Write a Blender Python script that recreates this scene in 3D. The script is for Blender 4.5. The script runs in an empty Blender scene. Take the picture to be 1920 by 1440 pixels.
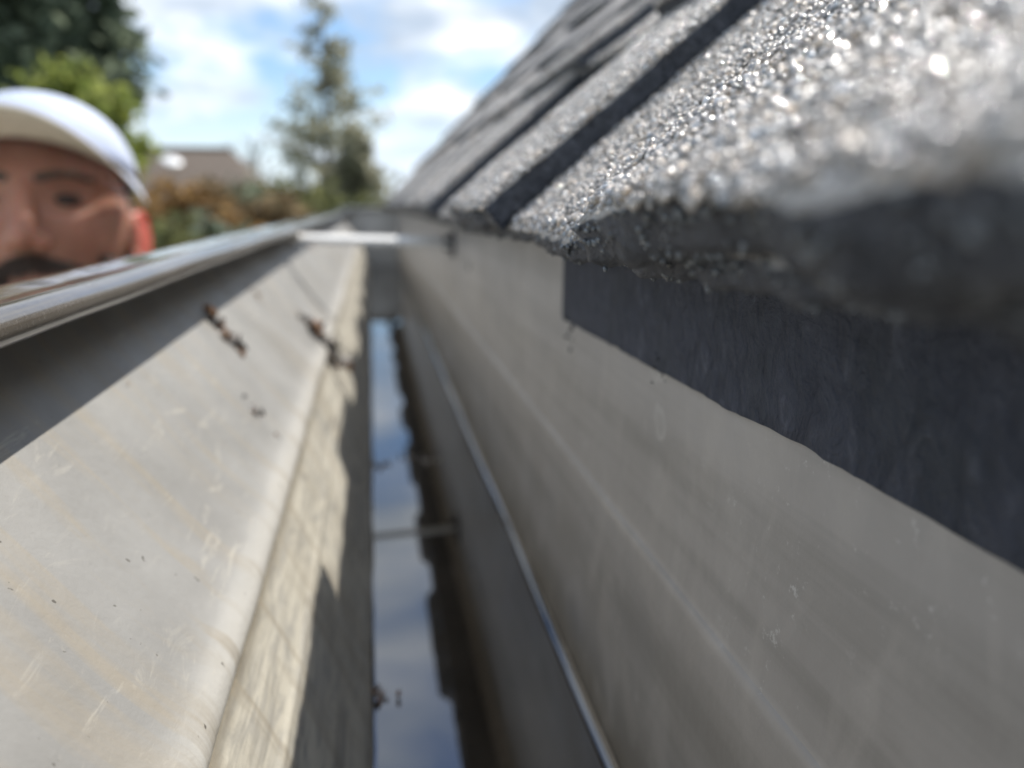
import bpy, bmesh, math, random
import numpy as np
from mathutils import Vector, Matrix, noise, Euler

random.seed(7); rng = np.random.default_rng(11)
scene = bpy.context.scene
R = math.radians

# ------------------------------------------------------------------ camera, world, sun, exposure
ZC = 2.75                                   # height of the camera above the garden
PITCH, YAW, FPX = R(13.12), R(10.09), 1450.0
cam_d = bpy.data.cameras.new('camera')
cam = bpy.data.objects.new('camera', cam_d); scene.collection.objects.link(cam)
cam.location = (0, 0, ZC)
cam.rotation_euler = Euler((R(90) - PITCH, 0, -YAW), 'XYZ')
cam_d.sensor_width = 36; cam_d.lens = 36 * FPX / 1920
cam_d.clip_start = 0.002; cam_d.clip_end = 2000
cam_d.dof.use_dof = True; cam_d.dof.focus_distance = 0.118
cam_d.dof.aperture_fstop = 11.8
scene.camera = cam

SUN = Vector((0.435, 0.60, 1.0)).normalized()
world = bpy.data.worlds.new('World'); scene.world = world; world.use_nodes = True
def build_sky():
    nt = world.node_tree; nt.nodes.clear(); N = nt.nodes.new; L = nt.links.new
    out = N('ShaderNodeOutputWorld'); bg = N('ShaderNodeBackground')
    sky = N('ShaderNodeTexSky'); sky.sky_type = 'NISHITA'; sky.sun_disc = False
    sky.sun_elevation = math.asin(SUN.z); sky.sun_rotation = math.atan2(SUN.x, SUN.y)
    sky.air_density = 1.0; sky.dust_density = 0.6; sky.ozone_density = 3.5
    tc = N('ShaderNodeTexCoord'); sep = N('ShaderNodeSeparateXYZ'); L(tc.outputs['Generated'], sep.inputs[0])
    add = N('ShaderNodeMath'); add.operation = 'ADD'; add.inputs[1].default_value = 0.30
    mx = N('ShaderNodeMath'); mx.operation = 'MAXIMUM'; mx.inputs[1].default_value = 0.0
    L(sep.outputs['Z'], mx.inputs[0]); L(mx.outputs[0], add.inputs[0])
    dv = N('ShaderNodeVectorMath'); dv.operation = 'SCALE'
    inv = N('ShaderNodeMath'); inv.operation = 'DIVIDE'; inv.inputs[0].default_value = 1.0
    L(add.outputs[0], inv.inputs[1]); L(tc.outputs['Generated'], dv.inputs[0]); L(inv.outputs[0], dv.inputs['Scale'])
    off = N('ShaderNodeVectorMath'); off.operation = 'ADD'; off.inputs[1].default_value = (2.2, 9.7, 0)
    L(dv.outputs[0], off.inputs[0])
    n1 = N('ShaderNodeTexNoise'); n1.inputs['Scale'].default_value = 2.3; n1.inputs['Detail'].default_value = 8; n1.inputs['Roughness'].default_value = 0.56
    n1.inputs['Distortion'].default_value = 0.25
    L(off.outputs[0], n1.inputs['Vector'])
    ramp = N('ShaderNodeValToRGB'); ramp.color_ramp.elements[0].position = 0.41; ramp.color_ramp.elements[1].position = 0.56
    L(n1.outputs['Fac'], ramp.inputs[0])
    n2 = N('ShaderNodeTexNoise'); n2.inputs['Scale'].default_value = 4.0; n2.inputs['Detail'].default_value = 6
    L(off.outputs[0], n2.inputs['Vector'])
    cr = N('ShaderNodeValToRGB'); cr.color_ramp.elements[0].position = 0.36; cr.color_ramp.elements[1].position = 0.62
    cr.color_ramp.elements[0].color = (4.2, 5.0, 6.1, 1); cr.color_ramp.elements[1].color = (8.8, 9.2, 9.6, 1)
    L(n2.outputs['Fac'], cr.inputs[0])
    mix = N('ShaderNodeMix'); mix.data_type = 'RGBA'
    hs = N('ShaderNodeHueSaturation'); hs.inputs['Saturation'].default_value = 1.1; L(sky.outputs[0], hs.inputs['Color'])
    L(ramp.outputs[0], mix.inputs['Factor']); L(hs.outputs[0], mix.inputs['A']); L(cr.outputs[0], mix.inputs['B'])
    hz = N('ShaderNodeMapRange'); hz.interpolation_type = 'SMOOTHSTEP'
    hz.inputs['From Min'].default_value = -0.02; hz.inputs['From Max'].default_value = 0.16; hz.inputs['To Min'].default_value = 0.85; hz.inputs['To Max'].default_value = 0.0
    L(sep.outputs['Z'], hz.inputs['Value'])
    mh = N('ShaderNodeMix'); mh.data_type = 'RGBA'; mh.inputs['B'].default_value = (7.4, 8.6, 9.9, 1)
    L(hz.outputs['Result'], mh.inputs['Factor']); L(mix.outputs['Result'], mh.inputs['A'])
    L(mh.outputs['Result'], bg.inputs[0]); bg.inputs[1].default_value = 0.098
    L(bg.outputs[0], out.inputs[0])
build_sky()
sun_d = bpy.data.lights.new('sun', 'SUN'); sun_d.energy = 3.8; sun_d.angle = R(0.55); sun_d.color = (1, 0.955, 0.89)
sun = bpy.data.objects.new('sun', sun_d); scene.collection.objects.link(sun)
sun.rotation_euler = (-SUN).to_track_quat('-Z', 'Y').to_euler(); sun.location = (4, 5, 12)
vs = scene.view_settings
vs.view_transform = 'Standard'; vs.look = 'None'; vs.exposure = 0.55; vs.gamma = 1.0; vs.use_curve_mapping = False
scene.cycles.use_denoising = True
scene.cycles.sample_clamp_indirect = 6.0
scene.cycles.max_bounces = 6; scene.cycles.diffuse_bounces = 3; scene.cycles.glossy_bounces = 3

# ------------------------------------------------------------------ helpers
COL = scene.collection
_f = Vector((math.sin(YAW) * math.cos(PITCH), math.cos(YAW) * math.cos(PITCH), -math.sin(PITCH)))
_r = Vector((math.cos(YAW), -math.sin(YAW), 0)); _u = _r.cross(_f)
def at(px, py, Y):
    """world point seen at photo pixel (1920 wide) at distance Y along the gutter"""
    d = _r * ((px - 960) / FPX) + _u * ((720 - py) / FPX) + _f
    return Vector((0, 0, ZC)) + d * (Y / d.y)

def tag(o, label=None, cat=None, group=None, kind=None):
    if label: o['label'] = label
    if cat: o['category'] = cat
    if group: o['group'] = group
    if kind: o['kind'] = kind
    return o
def empty(name, loc, parent=None):
    o = bpy.data.objects.new(name, None); COL.objects.link(o); o.location = loc; o.empty_display_size = 0.05
    if parent: o.parent = parent
    return o
def obj(name, me, mat=None, parent=None, loc=None, smooth=False):
    if isinstance(me, bmesh.types.BMesh):
        bm = me; me = bpy.data.meshes.new(name); bm.to_mesh(me); bm.free()
    if mat: me.materials.append(mat) if not me.materials else None
    o = bpy.data.objects.new(name, me); COL.objects.link(o)
    if parent: o.parent = parent
    if loc is not None: o.location = loc
    if smooth: me.polygons.foreach_set('use_smooth', [True] * len(me.polygons))
    return o
def pydata(name, v, f):
    me = bpy.data.meshes.new(name); me.from_pydata([tuple(p) for p in v], [], f); me.update(); return me
def box(bm, c, s, rot=None):
    m = Matrix.Translation(c) @ (rot.to_4x4() if rot else Matrix.Identity(4)) @ Matrix.Diagonal((s[0], s[1], s[2], 1))
    bmesh.ops.create_cube(bm, size=1.0, matrix=m)
def capsule(bm, p0, p1, r0, r1, seg=12, cap=True):
    p0, p1 = Vector(p0), Vector(p1); d = p1 - p0
    q = d.to_track_quat('Z', 'Y').to_matrix().to_4x4() if d.length > 1e-9 else Matrix.Identity(4)
    bmesh.ops.create_cone(bm, cap_ends=True, segments=seg, radius1=r0, radius2=r1, depth=max(d.length, 1e-5),
                          matrix=Matrix.Translation((p0 + p1) / 2) @ q)
    if cap:
        bmesh.ops.create_uvsphere(bm, u_segments=seg, v_segments=max(6, seg // 2), radius=r0, matrix=Matrix.Translation(p0))
        bmesh.ops.create_uvsphere(bm, u_segments=seg, v_segments=max(6, seg // 2), radius=r1, matrix=Matrix.Translation(p1))
def ellipsoid(bm, c, r, rot=None, seg=20):
    m = Matrix.Translation(c) @ (rot.to_4x4() if rot else Matrix.Identity(4)) @ Matrix.Diagonal((r[0], r[1], r[2], 1))
    bmesh.ops.create_uvsphere(bm, u_segments=seg, v_segments=seg // 2, radius=1, matrix=m)
def nz(x, y=0.0, z=0.0, s=1.0): return noise.noise(Vector((x * s, y * s, z * s)))

class Mat:
    def __init__(self, name):
        self.m = bpy.data.materials.new(name); self.m.use_nodes = True
        self.nt = self.m.node_tree; self.b = self.nt.nodes['Principled BSDF']; self.tc = self.N('ShaderNodeTexCoord')
    def N(self, t, **k):
        n = self.nt.nodes.new(t)
        for a, v in k.items(): setattr(n, a, v)
        return n
    def L(self, a, b): self.nt.links.new(a, b)
    def mapping(self, scale=(1, 1, 1), loc=(0, 0, 0), coord='Object'):
        mp = self.N('ShaderNodeMapping'); mp.inputs['Scale'].default_value = scale; mp.inputs['Location'].default_value = loc
        self.L(self.tc.outputs[coord], mp.inputs[0]); return mp.outputs[0]
    def noise(self, scale, detail=4, rough=0.55, vec=None, dist=0.0):
        n = self.N('ShaderNodeTexNoise'); n.inputs['Scale'].default_value = scale; n.inputs['Detail'].default_value = detail
        n.inputs['Roughness'].default_value = rough; n.inputs['Distortion'].default_value = dist
        self.L(vec if vec is not None else self.tc.outputs['Object'], n.inputs['Vector']); return n.outputs['Fac']
    def ramp(self, fac, stops):
        r = self.N('ShaderNodeValToRGB'); e = r.color_ramp.elements
        while len(e) < len(stops): e.new(0.5)
        for i, (p, c) in enumerate(stops):
            e[i].position = p; e[i].color = (c, c, c, 1) if not hasattr(c, '__len__') else (*c, 1)
        self.L(fac, r.inputs[0]); return r.outputs[0]
    def mix(self, fac, a, b, mode='MIX'):
        n = self.N('ShaderNodeMix', data_type='RGBA', blend_type=mode)
        for s, v in (('Factor', fac), ('A', a), ('B', b)):
            if hasattr(v, 'node'): self.L(v, n.inputs[s])
            elif s == 'Factor': n.inputs[s].default_value = v
            else: n.inputs[s].default_value = (*v, 1)
        return n.outputs['Result']
    def math(self, op, a, b=0.0):
        n = self.N('ShaderNodeMath', operation=op)
        for i, v in enumerate((a, b)):
            if hasattr(v, 'node'): self.L(v, n.inputs[i])
            else: n.inputs[i].default_value = v
        return n.outputs[0]
    def bump(self, h, strength, dist):
        n = self.N('ShaderNodeBump'); n.inputs['Strength'].default_value = strength; n.inputs['Distance'].default_value = dist
        self.L(h, n.inputs['Height']); self.L(n.outputs[0], self.b.inputs['Normal']); return n
    def set(self, **k):
        names = {'color': 'Base Color', 'rough': 'Roughness', 'metal': 'Metallic', 'spec': 'Specular IOR Level', 'ior': 'IOR',
                 'sss': 'Subsurface Weight', 'coat': 'Coat Weight', 'sheen': 'Sheen Weight', 'trans': 'Transmission Weight'}
        for a, v in k.items():
            i = self.b.inputs[names[a]]
            if hasattr(v, 'node'): self.L(v, i)
            else: i.default_value = (*v, 1) if hasattr(v, '__len__') else v
        return self

def simple(name, c, rough=0.6, var=0.25, scale=20, bump=0.0, **k):
    m = Mat(name); n = m.noise(scale, 5)
    lo = tuple(x * (1 - var) for x in c); hi = tuple(min(1, x * (1 + var)) for x in c)
    m.set(color=m.ramp(n, [(0.3, lo), (0.7, hi)]), rough=rough, **k)
    if bump: m.bump(m.noise(scale * 4, 6), bump, 0.01)
    return m.m

# ------------------------------------------------------------------ materials of the gutter and roof
def mat_front():
    m = Mat('gutter_paint_front'); sep = m.N('ShaderNodeSeparateXYZ'); m.L(m.tc.outputs['Object'], sep.inputs[0])
    z = sep.outputs['Z']
    base = m.ramp(m.noise(26, 6, 0.6), [(0.3, (0.252, 0.245, 0.228)), (0.7, (0.325, 0.318, 0.30))])
    # water-borne deposit: drawn out along the run, only where the wall gets wet (below the crease)
    along = m.noise(1.0, 6, 0.62, m.mapping((150, 30, 150)), 1.6)
    wet = m.ramp(m.math('ADD', z, 1.0), [(0.908, 1.0), (0.921, 0.0)])
    dep = m.math('MULTIPLY', wet, m.ramp(along, [(0.34, 0.25), (0.54, 1.0)]))
    c = m.mix(dep, base, (0.58, 0.545, 0.455))
    band = m.ramp(m.noise(1.0, 5, 0.6, m.mapping((260, 9, 260), (3, 1, 2)), 0.8), [(0.40, 0.0), (0.46, 0.4), (0.52, 0.0)])
    c = m.mix(m.math('MULTIPLY', band, wet), c, (0.27, 0.25, 0.21))
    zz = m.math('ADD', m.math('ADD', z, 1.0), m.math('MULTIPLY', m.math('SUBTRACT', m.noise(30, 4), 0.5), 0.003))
    roll_highlight = m.ramp(zz, [(0.9128, 0.0), (0.9140, 0.75), (0.9190, 0.7), (0.9225, 0.0)])  # bright highlight along the crease, painted as a paler strip
    c = m.mix(roll_highlight, c, (0.62, 0.60, 0.55))
    groove_shade = m.ramp(zz, [(0.9070, 0.0), (0.9085, 0.65), (0.9110, 0.8), (0.9128, 0.0)])  # dark shade line below the crease, painted into the colour
    c = m.mix(groove_shade, c, (0.15, 0.125, 0.085))
    # drips down the panel
    drip = m.ramp(m.noise(1.0, 5, 0.6, m.mapping((14, 95, 14), (1, 4, 0)), 0.6), [(0.50, 0.0), (0.66, 0.6)])
    c = m.mix(drip, c, (0.33, 0.285, 0.215))
    # scuffs and pale chalky scratches running along the sheet
    sc = m.ramp(m.noise(1.0, 8, 0.72, m.mapping((210, 46, 210), (9, 2, 0)), 1.2), [(0.56, 0.0), (0.68, 0.5)])
    gate = m.ramp(m.noise(16, 3), [(0.42, 0.0), (0.55, 1.0)])
    c = m.mix(m.math('MULTIPLY', sc, gate), c, (0.55, 0.51, 0.43))
    spk = m.ramp(m.noise(520, 2, 0.4), [(0.745, 0.0), (0.775, 0.9)])
    c = m.mix(spk, c, (0.10, 0.09, 0.075))
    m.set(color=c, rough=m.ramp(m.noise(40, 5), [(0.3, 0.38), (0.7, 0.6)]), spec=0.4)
    h = m.math('ADD', m.noise(300, 5, 0.6), m.math('MULTIPLY', m.noise(28, 2), 2.5))
    m.bump(h, 0.12, 0.002); return m.m
def mat_back():
    m = Mat('gutter_paint_back'); sep = m.N('ShaderNodeSeparateXYZ'); m.L(m.tc.outputs['Object'], sep.inputs[0])
    base = m.ramp(m.noise(22, 6, 0.6), [(0.3, (0.385, 0.362, 0.335)), (0.7, (0.465, 0.442, 0.415))])
    along = m.ramp(m.noise(1.0, 6, 0.6, m.mapping((60, 2.2, 75), (2, 0, 5)), 0.3), [(0.34, 0.6), (0.52, 0.0), (0.60, 0.0), (0.68, 0.35)])
    c = m.mix(along, base, (0.26, 0.245, 0.22))
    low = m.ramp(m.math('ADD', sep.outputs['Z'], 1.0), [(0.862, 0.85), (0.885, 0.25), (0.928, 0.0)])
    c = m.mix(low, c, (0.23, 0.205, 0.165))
    # vertical runs
    run = m.ramp(m.noise(1.0, 5, 0.6, m.mapping((30, 70, 34), (0, 3, 0)), 0.8), [(0.50, 0.0), (0.70, 0.5)])
    c = m.mix(run, c, (0.52, 0.49, 0.45))
    # chalk specks in clusters
    sp = m.ramp(m.noise(260, 6, 0.75), [(0.60, 0.0), (0.66, 0.9)])
    gate = m.ramp(m.noise(19, 3, 0.6, m.mapping((1, 1, 1), (0.4, 0.1, 0.3))), [(0.50, 0.0), (0.60, 1.0)])
    c = m.mix(m.math('MULTIPLY', sp, gate), c, (0.62, 0.61, 0.58))
    for px, py, rad in ((1228, 684, 0.0042), (1240, 700, 0.003), (1238, 795, 0.004)):     # dried drips below the felt
        d = at(px, py, 1.0) - Vector((0, 0, ZC)); q = d * (0.0615 / d.x)
        vm = m.N('ShaderNodeVectorMath', operation='DISTANCE'); m.L(m.tc.outputs['Object'], vm.inputs[0]); vm.inputs[1].default_value = q
        r_ = m.math('ADD', m.math('DIVIDE', vm.outputs['Value'], rad), m.math('MULTIPLY', m.math('SUBTRACT', m.noise(170, 4), 0.5), 1.8))
        c = m.mix(m.ramp(r_, [(0.45, 0.15), (0.8, 0.7), (0.95, 0.0)]), c, (0.56, 0.54, 0.50))
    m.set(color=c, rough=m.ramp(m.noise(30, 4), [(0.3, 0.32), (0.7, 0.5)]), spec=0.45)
    m.bump(m.math('ADD', m.noise(240, 4), m.math('MULTIPLY', m.noise(20, 2), 3.0)), 0.12, 0.002); return m.m
def mat_lip():
    m = Mat('gutter_lip_gloss'); n = m.noise(160, 6, 0.65)
    c = m.ramp(m.noise(24, 5), [(0.3, (0.085, 0.070, 0.052)), (0.7, (0.135, 0.115, 0.092))])
    sep = m.N('ShaderNodeSeparateXYZ'); m.L(m.tc.outputs['Object'], sep.inputs[0])
    edge = m.ramp(m.math('ADD', sep.outputs['X'], 1.0), [(0.9395, 0.0), (0.9435, 1.0)])
    grime = m.math('MULTIPLY', edge, m.ramp(m.noise(900, 4, 0.7), [(0.50, 0.0), (0.8, 0.25)]))
    c = m.mix(grime, c, (0.36, 0.34, 0.30))
    rg = m.math('ADD', m.ramp(n, [(0.35, 0.06), (0.7, 0.16)]), m.math('MULTIPLY', edge, 0.12))
    m.set(color=c, rough=rg, spec=0.7, coat=0.45); m.b.inputs['Coat Roughness'].default_value = 0.09
    m.bump(m.math('ADD', m.noise(32, 2), m.math('MULTIPLY', grime, 0.05)), 0.14, 0.004); return m.m
def mat_shingle(name='shingle_granules_far'):
    m = Mat(name); v = m.N('ShaderNodeTexVoronoi'); v.inputs['Scale'].default_value = 700; m.L(m.tc.outputs['Object'], v.inputs['Vector'])
    sp = m.N('ShaderNodeSeparateColor'); m.L(v.outputs['Color'], sp.inputs[0])
    c = m.ramp(sp.outputs[0], [(0.0, (0.20, 0.178, 0.155)), (0.45, (0.40, 0.362, 0.32)), (0.8, (0.50, 0.455, 0.405)), (1.0, (0.60, 0.55, 0.49))])
    c = m.mix(m.ramp(m.noise(9, 5), [(0.35, 0.0), (0.7, 0.55)]), c, (0.31, 0.28, 0.247))
    m.set(color=c, rough=0.5, spec=0.6)
    d = m.math('SUBTRACT', 1.0, v.outputs['Distance'])
    m.bump(m.math('ADD', d, m.math('MULTIPLY', m.noise(60, 4), 1.2)), 0.4, 0.0014); return m.m
def mat_asphalt():
    m = Mat('asphalt_cut_edge')
    c = m.ramp(m.noise(420, 6, 0.7), [(0.35, (0.032, 0.036, 0.046)), (0.6, (0.085, 0.090, 0.106)), (0.75, (0.19, 0.195, 0.215))])
    m.set(color=c, rough=0.42, spec=0.6); m.bump(m.noise(330, 6, 0.7), 0.8, 0.003); return m.m
def mat_granule():
    m = Mat('mineral_granule'); a = m.N('ShaderNodeAttribute'); a.attribute_name = 'tone'
    m.set(color=a.outputs['Color'], rough=a.outputs['Alpha'], spec=1.0); return m.m
def mat_felt():
    m = Mat('bitumen_felt')
    ver = m.noise(1.0, 6, 0.65, m.mapping((240, 210, 130)), 1.2)
    c = m.ramp(ver, [(0.3, (0.055, 0.064, 0.090)), (0.6, (0.110, 0.122, 0.160)), (0.85, (0.27, 0.285, 0.335))])
    c = m.mix(m.ramp(m.noise(34, 4), [(0.5, 0.0), (0.75, 0.35)]), c, (0.05, 0.06, 0.045))
    m.set(color=c, rough=0.62, spec=0.5); m.bump(m.math('ADD', m.noise(420, 5, 0.7), ver), 1.0, 0.003); return m.m
def mat_water():
    m = Mat('murky_water')
    c = m.ramp(m.noise(30, 6, 0.6), [(0.35, (0.018, 0.014, 0.010)), (0.7, (0.060, 0.048, 0.035))])
    m.set(color=c, rough=0.012, ior=2.5)
    m.bump(m.noise(14, 2), 0.02, 0.002); return m.m
M = dict(front=mat_front(), back=mat_back(), lip=mat_lip(), shingle=mat_shingle(), asphalt=mat_asphalt(), granule=mat_granule(),
         felt=mat_felt(), water=mat_water())

# ------------------------------------------------------------------ setting: ground and water
def grass_mat():
    m = Mat('lawn'); c = m.ramp(m.noise(0.9, 6), [(0.3, (0.035, 0.06, 0.018)), (0.7, (0.085, 0.11, 0.035))])
    m.set(color=c, rough=0.9, spec=0.1); m.bump(m.noise(40, 4), 0.6, 0.05); return m.m
bm = bmesh.new(); bmesh.ops.create_grid(bm, x_segments=40, y_segments=40, size=400)
tag(obj('ground', bm, grass_mat()), kind='structure')
bm = bmesh.new(); box(bm, (-3.3, 0.5, -0.02), (6.6, 9.0, 0.06)); bmesh.ops.bevel(bm, geom=bm.edges[:], offset=0.008, segments=2, affect='EDGES')  # unseen pale slab added to bounce sunlight up into the shade
tag(obj('bounce_slab', bm, simple('bounce_concrete', (0.55, 0.52, 0.47), 0.85, 0.15, 2.5, 0.2)), kind='structure')

G0 = Vector((0, 0, ZC))                    # everything of gutter and roof is measured from the lens
Y0, Y1 = -0.55, 1.96                       # run of the gutter
ZW = -0.1475                               # water line
def sweep(prof, ys, jitter=None, thick=0.0011):
    """open profile [(x,z)] swept along y; closed into a thin sheet on its far side"""
    n = len(prof); P = [Vector((p[0], p[1])) for p in prof]; nor = []
    for i in range(n):
        t = (P[min(i + 1, n - 1)] - P[max(i - 1, 0)]).normalized(); nor.append(Vector((-t.y, t.x)))
    v, f = [], []
    for j, y in enumerate(ys):
        for i in range(n):
            dx, dz = jitter(i, y, P[i]) if jitter else (0, 0)
            v.append((P[i].x + dx, y, P[i].y + dz))
        for i in range(n):
            dx, dz = jitter(i, y, P[i]) if jitter else (0, 0)
            q = P[i] - nor[i] * thick; v.append((q.x + dx, y, q.y + dz))
    m2 = 2 * n
    for j in range(len(ys) - 1):
        a, b = j * m2, (j + 1) * m2
        for i in range(n - 1):
            f.append((a + i, a + i + 1, b + i + 1, b + i)); f.append((a + n + i, b + n + i, b + n + i + 1, a + n + i + 1))
        f.append((a, b, b + n, a + n)); f.append((a + n - 1, a + m2 - 1, b + m2 - 1, b + n - 1))
    for j in (0, len(ys) - 1):
        a = j * m2
        for i in range(n - 1): f.append((a + i, a + n + i, a + n + i + 1, a + i + 1))
    return v, f
def spline(pts, k=6):
    out = []
    for i in range(len(pts) - 1):
        p0 = pts[max(i - 1, 0)]; p1 = pts[i]; p2 = pts[i + 1]; p3 = pts[min(i + 2, len(pts) - 1)]
        for s in range(k):
            t = s / k
            out.append(tuple(0.5 * ((2 * p1[c]) + (p2[c] - p0[c]) * t + (2 * p0[c] - 5 * p1[c] + 4 * p2[c] - p3[c]) * t * t
                                    + (3 * p1[c] - p0[c] - 3 * p2[c] + p3[c]) * t ** 3) for c in (0, 1)))
    out.append(pts[-1]); return out
def ramp_ys(a, b, n, near=0.1):
    return [a + (b - a) * i / n for i in range(n + 1)]
YS = sorted(set([round(y, 5) for y in ramp_ys(Y0, 0.5, 210) + ramp_ys(0.5, Y1, 120)]))

gutter = tag(empty('rain_gutter', (0, 0, ZC)), 'long grey-brown painted metal rain gutter holding water under the shingled roof edge', 'gutter')
front_pts = [(-0.0752, -0.0192), (-0.0755, -0.024), (-0.0748, -0.0285), (-0.0700, -0.0350), (-0.0625, -0.0438), (-0.0520, -0.0572), (-0.0425, -0.0695),
             (-0.0354, -0.0776), (-0.0314, -0.0812), (-0.0297, -0.0845), (-0.0300, -0.0868), (-0.0319, -0.0888), (-0.0305, -0.0910), (-0.0268, -0.0985), (-0.0236, -0.1062),
             (-0.0222, -0.1085), (-0.0216, -0.1112), (-0.0183, -0.1190), (-0.0150, -0.1275), (-0.0112, -0.1372), (-0.0072, -0.1460), (-0.0050, -0.1530), (0.000, -0.1560)]
def dent(i, y, p):
    k = max(0.0, min(1.0, (-p.y - 0.03) / 0.04))
    a = 0.0011 * nz(y * 9, p.y * 20, 1.3) + 0.0004 * nz(y * 40, p.y * 60, 4.1)
    return (a * k, 0.5 * a * k)
v, f = sweep(spline(front_pts, 4)[::-1], YS, dent)
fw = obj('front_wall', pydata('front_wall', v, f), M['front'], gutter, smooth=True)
back_pts = [(0.0002, -0.1561), (0.020, -0.1563), (0.045, -0.1562), (0.0575, -0.1545), (0.0598, -0.1500), (0.0600, -0.1425), (0.0600, -0.118), (0.0601, -0.098), (0.0602, -0.0830), (0.0605, -0.0795),
            (0.0616, -0.0768), (0.0622, -0.062), (0.0628, -0.030), (0.0630, 0.004)]
v, f = sweep(spline(back_pts, 4)[::-1], YS, lambda i, y, p: (0.0006 * nz(y * 6, p.y * 14, 9.0) if p.y > -0.15 else 0, 0))
for i in range(len(f)): f[i] = tuple(reversed(f[i]))
bw = obj('back_wall', pydata('back_wall', v, f), M['back'], gutter, smooth=True)
lip_pts = [(-0.0762, -0.0250), (-0.0766, -0.0190), (-0.0757, -0.0171), (-0.0730, -0.0168), (-0.0695, -0.0171), (-0.0655, -0.0174), (-0.0618, -0.0170), (-0.0580, -0.0159), (-0.0553, -0.0156),
           (-0.0534, -0.0166), (-0.0529, -0.0180), (-0.0537, -0.0194), (-0.0560, -0.0203), (-0.0600, -0.0203), (-0.0640, -0.0198)]
def lipwave(i, y, p):
    a = 0.0007 * nz(y * 8, 3.0, 0) + 0.00018 * nz(y * 34, 7.0, p.x * 120)
    return (0.5 * a, a)
v, f = sweep(spline(lip_pts, 4)[::-1], YS, lipwave, 0.0009)
obj('lip', pydata('lip', v, f), M['lip'], gutter, smooth=True)
# end cap closing the far end, with its folded top flange
cap = [(-0.0757, -0.0155), (-0.0755, -0.0285), (-0.036, -0.0778), (-0.0302, -0.088), (-0.0222, -0.1085), (-0.0072, -0.146), (-0.005, -0.154), (0.058, -0.156), (0.0625, -0.075), (0.063, -0.010)]
bm = bmesh.new(); a = [bm.verts.new((x, Y1 - 0.0004, z)) for x, z in cap]; b = [bm.verts.new((x, Y1 - 0.0020, z)) for x, z in cap]
bm.faces.new(a); bm.faces.new(b[::-1])
for i in range(len(cap)): bm.faces.new((a[i], b[i], b[(i + 1) % len(cap)], a[(i + 1) % len(cap)]))
bmesh.ops.recalc_face_normals(bm, faces=bm.faces)
ec = obj('end_cap', bm, simple('end_cap_pale', (0.66, 0.65, 0.62), 0.5, 0.12, 30), gutter)
bm = bmesh.new(); box(bm, (-0.010, Y1 - 0.008, -0.0105), (0.132, 0.024, 0.0075)); bmesh.ops.bevel(bm, geom=bm.edges[:], offset=0.003, segments=3, affect='EDGES')
obj('top_flange', bm, simple('flange_paint', (0.42, 0.41, 0.39), 0.3), ec, smooth=True)
# hanger strap across the trough
STY = 0.606
m_strap = simple('strap_white_paint', (0.82, 0.80, 0.75), 0.4, 0.06, 60)
strap = empty('hanger_strap', (0, STY, 0)); strap.parent = gutter
pts = [(-0.0600, -0.0232), (-0.0545, -0.0248), (-0.050, -0.0252), (0.0, -0.0270), (0.045, -0.0285), (0.0608, -0.0300)]
v, f = [], []
prof = spline(pts, 5)
for (x, z) in prof:
    for dy, dz in ((-0.0062, -0.0022), (-0.0056, 0.0006), (-0.002, 0.0022), (0.002, 0.0030), (0.0056, 0.0034), (0.0062, 0.0020), (0.0050, -0.0004), (-0.0050, -0.0034)): v.append((x, dy, z + dz))
for i in range(len(prof) - 1):
    for k in range(8): f.append((i * 8 + k, i * 8 + (k + 1) % 8, (i + 1) * 8 + (k + 1) % 8, (i + 1) * 8 + k))
f.append(tuple(range(7, -1, -1))); f.append(tuple(range((len(prof) - 1) * 8, len(prof) * 8)))
obj('strap_bar', pydata('strap_bar', v, f), m_strap, strap)
bm = bmesh.new(); capsule(bm, (0.062, 0, -0.0302), (0.0540, 0, -0.0300), 0.0055, 0.0055, 12, False)
box(bm, (0.0606, 0, -0.030), (0.0022, 0.022, 0.020)); obj('screw', bm, simple('screw_zinc', (0.10, 0.10, 0.11), 0.45, metal=0.6), strap)
bm = bmesh.new(); box(bm, (-0.0575, 0, -0.0240), (0.010, 0.020, 0.0028)); bmesh.ops.bevel(bm, geom=bm.edges[:], offset=0.0006, segments=2, affect='EDGES'); obj('strap_hook', bm, m_strap, strap)
# small rivet on the back wall
bm = bmesh.new(); ellipsoid(bm, (0.0626, 0.508, -0.0405), (0.0016, 0.0028, 0.0040)); obj('rivet', bm, simple('rivet_dark', (0.05, 0.05, 0.05), 0.5), gutter, smooth=True)

# standing water with its meniscus creeping up both walls
ys = ramp_ys(Y0 + 0.01, Y1 - 0.003, 260); v, f = [], []
wp = [(-0.0072, 0.0016), (-0.0066, 0.0006), (-0.0058, 0.0001), (-0.004, 0.0), (0.010, 0.0), (0.025, 0.0), (0.040, 0.0), (0.0545, 0.0), (0.0565, 0.0003), (0.0581, 0.0010), (0.0592, 0.0022), (0.0600, 0.0045)]
for y in ys:
    w = 0.0007 * nz(y * 14, 2.0) + 0.0004 * nz(y * 50, 5.0)
    for i, (x, h) in enumerate(wp):
        v.append((x + (w if i < 4 else 0), y, ZW + h * (1 + 0.7 * nz(y * 9, i * 0.05, 3.3) if h > 0.0004 else 1)))
n = len(wp)
for j in range(len(ys) - 1):
    for i in range(n - 1): f.append((j * n + i, j * n + i + 1, (j + 1) * n + i + 1, (j + 1) * n + i))
tag(obj('water', pydata('water', v, f), M['water'], None, G0, smooth=True), 'still dark water reflecting the sky in the gutter bottom', kind='structure')

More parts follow.
